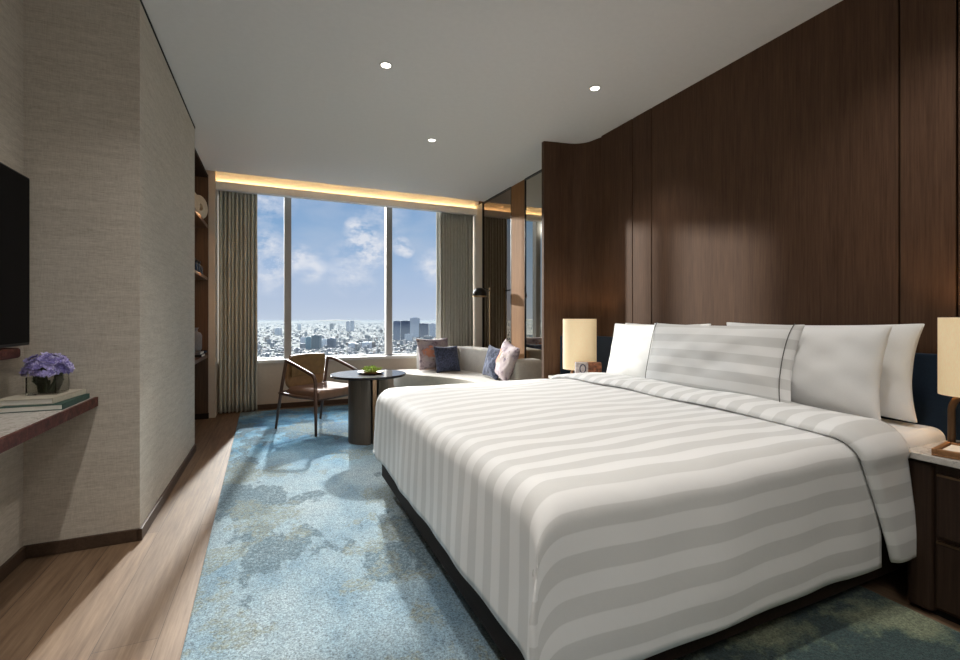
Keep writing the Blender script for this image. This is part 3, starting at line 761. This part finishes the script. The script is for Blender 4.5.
# ------------------------------------------------------------------ bed
BX0, BX1, BY0, BY1 = .615, 2.56, 1.0, 2.93
bed = thing('bed', 'wide king bed with dark floating base against the timber wall', 'bed', ((BX0+BX1)/2, (BY0+BY1)/2, 0))
bcx, bcy = (BX0+BX1)/2, (BY0+BY1)/2
def B(mb, n, m, **k): return mb.build(n, m, bed, loc=(-bcx, -bcy, 0), **k)
B(MB().box(BX0, BX1, BY0, BY1, .10, .32), 'frame', 'dark_wood_y', bevel=.006)
B(MB().box(BX0+.35, BX1, BY0+.3, BY1-.3, RZ+.001, .10), 'plinth', 'void')
B(MB().box(BX0+.02, BX1-.0, BY0-.02+.01, BY1-.01, .32, .618), 'mattress', 'cloth_white', bevel=.05, segs=5, smooth=True)
# fitted sheet at the head end, slightly wider than the mattress
B(MB().box(2.10, BX1, .955, BY1+.01, .40, .648), 'fitted_sheet', 'cloth_white', bevel=.045, segs=5, smooth=True)

# duvet: one sheet laid over the top, falling over the foot and both sides
R = .085; ARC = R*PI/2
TX0, TX1 = BX0+R-.035, 2.04      # flat part in x (foot edge, head end)
TY0, TY1 = 1.0+R-.035, BY1-R+.035      # flat part in y
TOP = .685
def rnd_off(d):
    if d <= 0: return 0, 0
    if d < ARC: a = d/R; return R*math.sin(a), R*(1-math.cos(a))
    return R+.012*min(1, (d-ARC)/.3), R+(d-ARC)
def duvet_pt(a, b, lift=0):
    # a: distance past the foot edge (<0 on top), b: >0 distance past the near edge, c: past the far edge
    da = max(0, a); x = TX0-a if a <= 0 else TX0
    y = b; dn = max(0, TY0-b); df = max(0, b-TY1)
    ex, ez = rnd_off(da); ny, nz_ = rnd_off(dn); fy, fz = rnd_off(df)
    x = x-ex
    yy = min(max(b, TY0), TY1)-ny+fy
    if da > ARC and dn > 0: nz_ = nz_*.75
    cu = (x-TX0)/(TX1-TX0); cv = (yy-TY0)/(TY1-TY0)
    puff = .0
    if a <= 0 and dn == 0 and df == 0:
        puff = .016*(1-math.exp(-(TX0-0+(-a)-TX0)/.16))*(1-math.exp(-(b-TY0)/.16))*(1-math.exp(-(TY1-b)/.16))
    wr = .0035*math.sin(7*x+3*yy)+.003*math.sin(11*yy-5*x+1)+.002*math.sin(19*x+13*yy)
    z = TOP-.022+puff-ez-nz_-fz+wr
    if df > 0: z = max(z, .262)
    if dn > 0: z = max(z, .185)
    # soft folds on the falling parts
    if da > ARC: x += -.005*math.sin(9*yy+1)*min(1, (da-ARC)/.2)-.002*math.sin(23*yy)*min(1, (da-ARC)/.2)
    if dn > ARC: yy += -.004*math.sin(6.5*x+.5)*min(1, (dn-ARC)/.2)-.002*math.sin(17*x)*min(1, (dn-ARC)/.2)
    return Vector((x, yy, z))
DROPF, DROPS = .36, .395
dv = MB()
As = []; a = -(TX1-TX0)
na_top = 62; As = [-(TX1-TX0)*(1-i/na_top) for i in range(na_top)]+[ARC*i/10 for i in range(10)]+[ARC+(DROPF-.03)*i/14 for i in range(15)]
Bs = [TY1+ARC+.34*(1-i/12) for i in range(12)]+[TY1+ARC*(1-i/8) for i in range(8)]+[TY1-(TY1-TY0)*i/62 for i in range(62)]+[TY0-ARC*i/10 for i in range(10)]+[TY0-ARC-(DROPS)*i/16 for i in range(17)]
idx = {}
for j, b_ in enumerate(Bs):
    for i, a_ in enumerate(As):
        side = b_ < TY0-ARC-1e-6; foot = a_ > ARC+1e-6; farc = b_ > TY1+ARC+1e-6
        if foot and (side): continue
        p = duvet_pt(a_, b_)
        if foot and farc: continue
        # hem: the side cloth hangs a little lower towards the middle
        idx[(i, j)] = len(dv.v); dv.v.append(tuple(p)); dv.uv[idx[(i, j)]] = (a_, b_)
for j in range(len(Bs)-1):
    for i in range(len(As)-1):
        k = [(i, j), (i+1, j), (i+1, j+1), (i, j+1)]
        if all(q in idx for q in k): dv.f.append(tuple(idx[q] for q in k)); dv.mi.append(0)
# side flap carried a little past the foot corner so that it overlaps the foot drop
ie = [i for i, a_ in enumerate(As) if abs(a_-ARC) < 1e-6][0]
js = [j for j, b_ in enumerate(Bs) if b_ < TY0-ARC+1e-6]
prev = None
for n_, j in enumerate(js):
    p = Vector(dv.v[idx[(ie, j)]]); q = min(1, n_/5)
    pts = [p, p+Vector((-.010*q, -.004, 0)), p+Vector((-.022*q, .004*q, 0))]
    cur = []
    for m_, pp in enumerate(pts):
        if m_ == 0: cur.append(idx[(ie, j)])
        else: dv.v.append(tuple(pp)); dv.uv[len(dv.v)-1] = (ARC+m_*.01, Bs[j]); cur.append(len(dv.v)-1)
    if prev:
        for m_ in range(2): dv.f.append((prev[m_], prev[m_+1], cur[m_+1], cur[m_])); dv.mi.append(0)
    prev = cur
duvet = dv.build('duvet', 'stripe', None, smooth=True, solid=.016, soff=-1)
tag(duvet, 'white satin-striped duvet draped over the foot and sides of the bed', 'duvet')

# folded-back band of the duvet near the pillows
fb = MB()
def band(u, v):
    # u: 0..1 across the band from fold (foot side) to head side, v: along from far hem to near hem
    total = (TY1-TY0)+2*ARC+.34+DROPS-.02; s = v*total
    b_ = TY1+ARC+.34-s
    dn = max(0, TY0-b_); df = max(0, b_-TY1)
    sl = .23*max(0, dn-.02)/(.5)
    x0 = 1.885+sl*.9; x1 = 2.185+max(0, dn-ARC)*.10
    x = x0+(x1-x0)*u
    p = duvet_pt(min(0, TX0-x) if False else -(x-TX0) if x < TX1 else -(TX1-TX0), b_)
    lift = .024*math.sin(min(1, u/.16)*PI/2)+.006*math.sin(PI*u)
    lift *= 1-.55*min(1, max(0, b_-TY1+.35)/.35)
    if dn > ARC: lift *= .6
    # outward normal
    if dn > 0: a = min(PI/2, dn/R); n = Vector((0, -math.sin(a), math.cos(a)))
    elif df > 0: a = min(PI/2, df/R); n = Vector((0, math.sin(a), math.cos(a)))
    else: n = Vector((0, 0, 1))
    return Vector((x, p.y, p.z))+n*(lift+.004+(.003*math.sin(9*b_+8*u)*(1 if dn <= 0 else .3)))
total = (TY1-TY0)+2*ARC+.34+DROPS
fb.grid(lambda u, v: band(u, v), 18, 130, uvf=lambda u, v: (u, TY1+ARC+.34-v*total+.03))
tag(fb.build('folded_duvet_band', 'stripe', None, smooth=True, solid=.012, soff=-1), 'turned-down striped band of bedding across the bed below the pillows', 'bedding')

# ------------------------------------------------------------------ pillows
def pillow(x, y, z, w, h, t, lean, mat, label, seed, yaw=-PI/2, grp='white pillows on the bed', roll=0, n='pillow'):
    return cushion(n, (x, y, z), w, h, t, yaw, lean, mat, label, 'pillow', grp, seed, roll, pinch=.075)
PZ = .665
pillow(2.455, 2.43, PZ+.205, .80, .42, .15, -.16, 'cloth_white', 'plain white pillow behind, far side of the bed near the left lamp', 11)
pillow(2.335, 2.42, PZ+.205, .80, .42, .16, -.22, 'cloth_white', 'plain white pillow in front at the far side, beside the left lamp', 12)
pillow(2.455, 1.47, PZ+.210, .96, .43, .15, -.14, 'cloth_white', 'rearmost white pillow at the near side, next to the right lamp', 13)
pillow(2.315, 1.445, PZ+.205, .80, .43, .18, -.20, 'cloth_white', 'white pillow in front at the near side, right of the striped one', 14)
sp = pillow(2.19, 1.80, PZ+.212, .96, .42, .17, -.24, 'stripe', 'long striped pillow centred in front of the white pillows', 15, grp=None)
sp.data.materials.clear(); M['stripe_p'] = mk_stripe('striped_pillow_cotton', .095); sp.data.materials.append(M['stripe_p'])
# stitched flange lines of the striped pillow
mw = sp.matrix_world.copy()
cord = plain('grey_piping', (.10, .095, .09), .8)
for sx in (-1, 1):
    pts = []
    for k in range(25):
        b = -1+2*k/24*1.0; b *= .97; a = sx*.89
        e = (max(0, 1-abs(a)**2.6)*max(0, 1-abs(b)**2.6))**.55
        pts.append((.96/2*a*(1-.045*(1-b*b)*abs(a)**3), -.17/2*e*1.02-.003, .42/2*b))
    o = MB().tube(pts, .0022, 6).build('piping', cord, sp, smooth=True)

# ------------------------------------------------------------------ nightstands
def nightstand(loc, rotz, label, mirror=1):
    # local: +x is towards the wall, y along the wall; body 0.40 deep, 0.60 wide
    t = thing('nightstand', label, 'nightstand', loc, rotz, 'nightstands beside the bed')
    s = mirror
    def bb(x0, x1, y0, y1, z0, z1, n, m, **k):
        ya, yb = sorted((y0*s, y1*s)); return MB().box(x0, x1, ya, yb, z0, z1).build(n, m, t, **k)
    bb(-.16, .19, -.30, .28, .03, .565, 'carcass', 'dark_wood', bevel=.004)
    bb(-.14, .17, -.28, .26, .0, .03, 'plinth', 'void')
    MB().prism([(-.178+.0, s*.285), (-.178, s*.225), (-.165, s*.215), (-.12, s*.215), (-.12, s*.285), (-.14, s*.298), (-.165, s*.298)], .02, .565).build('corner_post', 'dark_wood', t, bevel=.008, segs=3)
    MB().prism([(-.178, -s*.285), (-.178, -s*.225), (-.165, -s*.215), (-.12, -s*.215), (-.12, -s*.285)], .02, .565).build('corner_post', 'dark_wood', t, bevel=.008)
    for z0, z1 in ((.305, .530), (.045, .285)):
        d = bb(-.176, -.158, -.212, .205, z0, z1, 'drawer', 'dark_wood', bevel=.003)
        ya, yb = sorted((-.212*s, .205*s)); MB().box(-.180, -.162, ya, yb, z1-.004, z1+.004).build('pull_lip', 'bronze', d)
    # marble slab with rounded front corners
    pts = []
    for (px, py, a0) in [(-.15, .255, PI/2), (-.15, -.255, PI)]:
        for k in range(9):
            a = a0+PI/2*k/8; pts.append((px+.05*math.cos(a), (py+.05*math.sin(a))*s))
    pts += [(.19, -.30*s), (.19, .30*s)]
    MB().prism(pts, .575, .60).build('top', 'marble', t, bevel=.003)
    return t
nightstand((2.385, .655, RZ*0), 0, 'dark timber nightstand with marble top at the right edge beside the bed')
nightstand((2.40, 3.20, 0), 0, 'dark nightstand with marble top on the far side of the bed by the curved wall')

def table_lamp(loc, rotz, r, h, z0, label, off):
    t = thing('table_lamp', label, 'table lamp', loc, rotz, 'table lamps on the nightstands')
    MB().lathe([(0, 0), (.062, 0), (.064, .006), (.060, .014), (0, .014)], 32).build('base', 'bronze', t)
    arch = [(-off, 0, .01), (-off, 0, z0-.06)]
    for k in range(1, 13):
        a = PI-PI*k/12; arch.append((math.cos(a)*off, 0, z0-.06+math.sin(a)*off*1.1))
    arch.append((off, 0, .01))
    MB().tube([arch[0]]+[(-off, 0, .01+(z0-.07)*q/6) for q in range(1, 6)]+arch[1:], .0075, 12, flat=1.6).build('arched_stem', 'bronze', t, smooth=True)
    MB().tube([(0, 0, z0-.06+off*1.05), (0, 0, z0+h*.5)], .006, 8).build('socket', 'bronze', t)
    MB().lathe([(0, z0+h*.42), (.022, z0+h*.45), (.028, z0+h*.55), (0, z0+h*.65)], 16).build('bulb', 'paper', t)
    sh = MB(); seg = 56; prof = [(r, z0), (r, z0+h), (r-.003, z0+h), (r-.003, z0)]
    vs = []; fs = []
    for k in range(seg):
        a = 2*PI*k/seg
        for rr, z in prof: vs.append((rr*math.cos(a), rr*math.sin(a), z))
    for k in range(seg):
        k2 = (k+1) % seg
        for j in range(4): fs.append((k*4+j, k2*4+j, k2*4+(j+1) % 4, k*4+(j+1) % 4))
    sh.add(vs, fs); sh.build('lamp_shade', 'shade', t, smooth=False)
    l = bpy.data.lights.new('lamp_bulb_light', 'POINT'); l.energy = 1.6; l.color = (1, .72, .42); l.shadow_soft_size = .03
    o = bpy.data.objects.new('lamp_bulb_light', l); COL.objects.link(o); o.parent = t; o.location = (0, 0, z0+h*.75)
table_lamp((2.44, .84, .601), -.9, .101, .30, .205, 'cream drum shade lamp at the right edge on the near nightstand', .065)
table_lamp((2.34, 3.205, .601), -.45, .139, .42, .080, 'cream drum shade lamp on the far nightstand by the curved wall', .07)

tr = thing('wooden_tray', 'small orange-brown wooden tray holding white cards on the near nightstand', 'tray', (2.30, .765, .601), .15)
MB().box(-.09, .09, -.12, .12, 0, .008).box(-.09, .09, -.12, -.105, .008, .026).box(-.09, .09, .105, .12, .008, .026).box(-.09, -.075, -.105, .105, .008, .026).box(.075, .09, -.105, .105, .008, .026).build('tray_body', 'walnut_tray', tr, bevel=.003)
MB().box(-.07, .07, -.10, .10, .009, .020).build('card_stack', 'paper', tr)

bx_ = thing('patterned_box', 'small patterned box with a ring emblem standing beside the far lamp', 'box', (2.26, 2.985, .601), -.55)
MB().box(-.10, -.004, -.05, .05, 0, .155).build('light_side', 'box_light', bx_, bevel=.001)
MB().box(-.0035, .10, -.05, .05, 0, .155).build('rust_side', 'box_rust', bx_, bevel=.001)
rg = MB(); n = 28; vs = []; fs = []
for k in range(n):
    a = 2*PI*k/n
    for rr, y in ((.9, -.0512), (1, -.0512)): vs.append((-.045+.026*math.cos(a)*(1 if rr == 1 else .66), y, .11+.036*math.sin(a)*(1 if rr == 1 else .78)))
for k in range(n): fs.append((k*2, k*2+1, ((k+1) % n)*2+1, ((k+1) % n)*2))
rg.add(vs, fs).build('ring_emblem', 'ring_navy', bx_, solid=.001)

# ------------------------------------------------------------------ the city beyond the window
GZ = -230.0
def mk_ground():
    m, nt, b = newmat('city_ground'); v = coords(nt)
    n = noise(nt, v, .006, 8, .7); n2 = noise(nt, v, .02, 4, .7)
    c = ramp(nt, n, [(.40, (.035, .05, .035)), (.50, (.09, .10, .09)), (.60, (.15, .15, .145))])
    nt.links.new(mixc(nt, 1, c, ramp(nt, n2, [(.3, g3(.6)), (.7, g3(1.3))]), 'MULTIPLY'), b.inputs['Base Color']); b.inputs['Roughness'].default_value = 1; return m
M['ground'] = mk_ground()
def mk_facade(name, wall, glassc, fx=.28, fz=.30, k=.5, rough=.6):
    m, nt, b = newmat(name)
    t = nn(nt, 'ShaderNodeTexCoord'); s = nn(nt, 'ShaderNodeSeparateXYZ'); nt.links.new(t.outputs['Object'], s.inputs[0])
    fxn = mth(nt, 'FRACT', mth(nt, 'MULTIPLY', mth(nt, 'ADD', s.outputs[0], s.outputs[1]), fx)); fzn = mth(nt, 'FRACT', mth(nt, 'MULTIPLY', s.outputs[2], fz))
    w_ = mth(nt, 'MULTIPLY', mth(nt, 'GREATER_THAN', fxn, k), mth(nt, 'GREATER_THAN', fzn, .45))
    nt.links.new(mixc(nt, w_, wall, glassc), b.inputs['Base Color']); b.inputs['Roughness'].default_value = rough; return m
fac = [mk_facade('white_concrete', (.26, .265, .28), (.10, .12, .15), .08, .25), mk_facade('grey_concrete', (.17, .18, .19), (.08, .10, .12), .1, .25),
       mk_facade('cream_render', (.22, .215, .20), (.09, .10, .12), .07, .25), mk_facade('terracotta_roofing', (.15, .10, .08), (.10, .08, .07), .07, .25),
       mk_facade('teal_glass', (.06, .14, .17), (.03, .07, .10), .12, .25, .3, .3), mk_facade('blue_grey_cladding', (.12, .15, .21), (.06, .08, .13), .1, .28),
       mk_facade('dark_blue_cladding', (.05, .07, .14), (.35, .35, .38), .06, .28, .6)]
fac.append(mk_facade('pale_tower_cladding', (.85, .85, .85), (.45, .48, .55), .09, .28))
fac.append(mk_facade('pale_teal_glass', (.16, .34, .40), (.07, .16, .21), .12, .25, .3, .4)); fac.append(mk_facade('slate_cladding', (.22, .27, .36), (.10, .13, .19), .1, .28))
gnd = MB().box(-30000, 30000, 250, 45000, GZ-5, GZ)
gnd_o = gnd.build('ground', 'ground'); gnd_o['kind'] = 'structure'
hills = MB(); 
def hillf(u, v):
    x = -26000+u*52000; y = 24000+3500*v; return (x, y, GZ+(60+110*(.5+.5*math.sin(u*37)+.3*math.sin(u*91+1)))*math.sin(PI*v))
ho = hills.grid(hillf, 120, 6).build('hills', 'ground', smooth=True); ho['kind'] = 'structure'

def bld(mb, w, d, h, variant, rnd):
    mb.box(-w/2, w/2, -d/2, d/2, 0, h)
    if variant == 0: mb.box(-w*.2, w*.15, -d*.2, d*.2, h, h+3)
    elif variant == 1: mb.box(-w/2, -w*.1, -d/2, d*.1, h, h*1.35)
    elif variant == 2: mb.box(-w*.1, w*.35, -d*.3, d*.3, h, h*1.2); mb.box(w*.1, w*.2, -2, 2, h*1.2, h*1.2+4)
    else:
        mb.add([(-w/2, -d/2, h), (w/2, -d/2, h), (w/2, d/2, h), (-w/2, d/2, h), (-w/2, 0, h+4), (w/2, 0, h+4)], [(0, 1, 5, 4), (2, 3, 4, 5), (0, 4, 3), (1, 2, 5)])
protos = []
rnd = random.Random(21)
kinds = [(0, 'white flat-roofed city block seen small and far below the window', 'white city blocks below the window'), (1, 'grey concrete city block seen small far below the window', 'grey city blocks below the window'),
         (2, 'cream city block seen small far below the window', 'cream city blocks below the window'), (3, 'low terracotta-roofed building far below the window', 'terracotta roofed buildings below the window')]
for kd, lab, grp in kinds:
    for var in range(3):
        mb = MB(); w_, d_, h_ = rnd.uniform(18, 34), rnd.uniform(14, 26), (rnd.uniform(9, 22) if kd < 3 else rnd.uniform(6, 9))
        bld(mb, w_, d_, h_, var if kd < 3 else 3, rnd)
        me = bpy.data.meshes.new('city_building'); me.from_pydata(mb.v, [], mb.f); me.materials.append(fac[kd]); protos.append((kd, me, lab, grp))
cnt = 0; placed = []; tries = 0
while cnt < 300 and tries < 60000:
    tries += 1
    dist = 1950+cnt*5.0+rnd.uniform(0, 90); ang = D(rnd.uniform(-8, 25))
    kd, me, lab, grp = rnd.choice(protos[:3]*3+protos[3:6]+protos[6:9]+protos[9:12])
    px_, py_ = dist*math.tan(ang), dist
    if any(abs(px_-a_) < 52 and abs(py_-b_) < 52 for a_, b_ in placed): continue
    placed.append((px_, py_))
    o = bpy.data.objects.new('city_building', me); COL.objects.link(o)
    o.location = (dist*math.tan(ang), dist, GZ); o.rotation_euler = (0, 0, rnd.uniform(0, PI)); s = rnd.uniform(.8, 1.3); o.scale = (s, s, s*rnd.uniform(.7, 1.4))
    tag(o, lab, 'building', grp); cnt += 1
# the endless low-rise sprawl, too many to count
sp_ = MB(); rnd = random.Random(4)
for k in range(15000):
    q = rnd.random(); dist = 1700*(14**q) if k > 2500 else rnd.uniform(1700, 4200); ang = D(rnd.uniform(-50, 50))
    x = dist*math.tan(ang); y = dist
    if dist < 3900 and any(abs(x-a_) < 38 and abs(y-b_) < 38 for a_, b_ in placed): continue
    w_ = rnd.uniform(9, 26)*(1+dist/7000); d_ = rnd.uniform(9, 22); h_ = rnd.uniform(5, 14) if rnd.random() < .9 else rnd.uniform(18, 55)
    a = rnd.uniform(0, PI); ca, sa = math.cos(a), math.sin(a)
    vs = [(x+ca*px-sa*py, y+sa*px+ca*py, GZ+pz) for pz in (0, h_) for px, py in ((-w_/2, -d_/2), (w_/2, -d_/2), (w_/2, d_/2), (-w_/2, d_/2))]
    sp_.add(vs, [(4, 5, 6, 7), (0, 1, 5, 4), (1, 2, 6, 5), (2, 3, 7, 6), (3, 0, 4, 7)], rnd.choice([0, 0, 0, 0, 1, 1, 2, 3]))
so_ = sp_.build('distant_rooftops', fac[:4]); tag(so_, 'endless pale low rooftops of the city spreading to the horizon', 'city', kind='stuff')
# trees between the houses
tm = plain('city_tree_green', (.05, .085, .035), .9, var=.4, vscale=.02)
tr_ = MB()
for k in range(2600):
    dist = 1700*(7**rnd.random()); ang = D(rnd.uniform(-50, 50)); x = dist*math.tan(ang); y = dist; r = rnd.uniform(5, 12); h_ = rnd.uniform(7, 13)
    vs = [(x+r*math.cos(t*PI/3)*(1 if j == 1 else .6), y+r*math.sin(t*PI/3)*(1 if j == 1 else .6), GZ+h_*(.1+.4*j)) for j in range(3) for t in range(6)]
    tr_.add(vs, [tuple(range(12, 18))]+[(j*6+t, j*6+(t+1) % 6, (j+1)*6+(t+1) % 6, (j+1)*6+t) for j in range(2) for t in range(6)])
to_ = tr_.build('distant_trees', tm); tag(to_, 'dark green tree crowns scattered between the far city houses', 'trees', kind='stuff')
# towers
def tower(u0, u1, vt, vb, m, label, crown=0):
    dist = (1.1-GZ)/((vb-319)/F_PX)            # depth along the view axis
    s_, c_ = math.sin(YAW), math.cos(YAW)
    def gp(u): r = (u-480)/F_PX*dist; return Vector((s_*dist+c_*r, c_*dist-s_*r, GZ))
    a, b = gp(u0), gp(u1); w_ = (b-a).length; c = (a+b)/2; H = 1.1-(vt-319)/F_PX*dist-GZ
    dp = w_*.8
    mb = MB().box(-w_/2, w_/2, -dp/2, dp/2, 0, H)
    if crown: mb.box(-w_*.3, w_*.3, -dp*.3, dp*.3, H, H+crown)
    else: mb.box(-w_*.2, w_*.1, -dp*.2, dp*.2, H, H+4)
    o = mb.build('city_tower', fac[m]); o.location = c; o.rotation_euler = (0, 0, -YAW+rnd.uniform(-.12, .12))
    tag(o, label, 'building')
tower(275.5, 281, 328, 335, 7, 'lone white block left of the left window mullion')
tower(346.5, 350, 321.5, 331, 7, 'slim white tower on the skyline, left of the distant pair', 6)
tower(350.5, 354, 321, 331, 7, 'slim white tower on the skyline, right of the distant pair', 6)
tower(306.5, 311.5, 337, 349, 8, 'teal glass building, left one of the pair behind the armchair')
tower(312.5, 320.5, 335, 349, 4, 'teal glass building, right one of the pair behind the armchair')
tower(301, 305.5, 337.5, 349, 7, 'white slab building just left of the teal glass pair')
tower(328, 335, 338, 348.5, 5, 'blue-grey block between teal pair and centre of the window')
tower(321.5, 327, 339, 347, 7, 'white block squeezed between teal pair and blue-grey block')
tower(349, 356, 343, 348, 7, 'wide low white block right of centre in the middle pane')
tower(363, 371, 342, 348, 7, 'wide low white block near the right mullion in the middle pane')
tower(393.5, 400.3, 321, 340, 9, 'blue-grey high-rise just right of the right mullion')
tower(401.5, 409.5, 321, 340, 5, 'blue-grey high-rise second from the right mullion', 4)
tower(410.5, 419.5, 318, 337, 7, 'tallest white high-rise on the right skyline', 7)
tower(420, 428.5, 323.5, 337, 6, 'dark blue high-rise with white bands on the right skyline')
tower(429.5, 436.5, 323.5, 337, 7, 'white high-rise next to the right curtain edge')
tower(405, 412, 334, 341, 7, 'white mid-rise at the foot of the blue-grey high-rises')
tower(424, 432, 336, 343, 1, 'grey mid-rise low in front of the right skyline')
tower(330, 333.5, 323.5, 329, 1, 'tiny grey tower far off on the skyline in the middle pane')
tower(298, 301, 324, 330, 7, 'tiny white tower far off right of the left mullion')

# thin layer of haze lying over the city
hm = bpy.data.materials.new('city_haze'); hm.use_nodes = True; nt = hm.node_tree; nt.nodes.clear()
vsn = nn(nt, 'ShaderNodeVolumeScatter'); vsn.inputs['Color'].default_value = (.72, .87, 1, 1); vsn.inputs['Density'].default_value = .27/15000; vsn.inputs['Anisotropy'].default_value = .2
van = nn(nt, 'ShaderNodeVolumeAbsorption'); van.inputs['Color'].default_value = (0, 0, 0, 1); van.inputs['Density'].default_value = .60/15000
ads = nn(nt, 'ShaderNodeAddShader'); nt.links.new(vsn.outputs[0], ads.inputs[0]); nt.links.new(van.outputs[0], ads.inputs[1])
o_ = nn(nt, 'ShaderNodeOutputMaterial'); nt.links.new(ads.outputs[0], o_.inputs['Volume'])
hz = MB().box(-28000, 28000, 600, 40000, GZ+.5, -50).build('city_haze', hm); tag(hz, 'pale blue haze lying over the distant city', 'haze', kind='stuff')
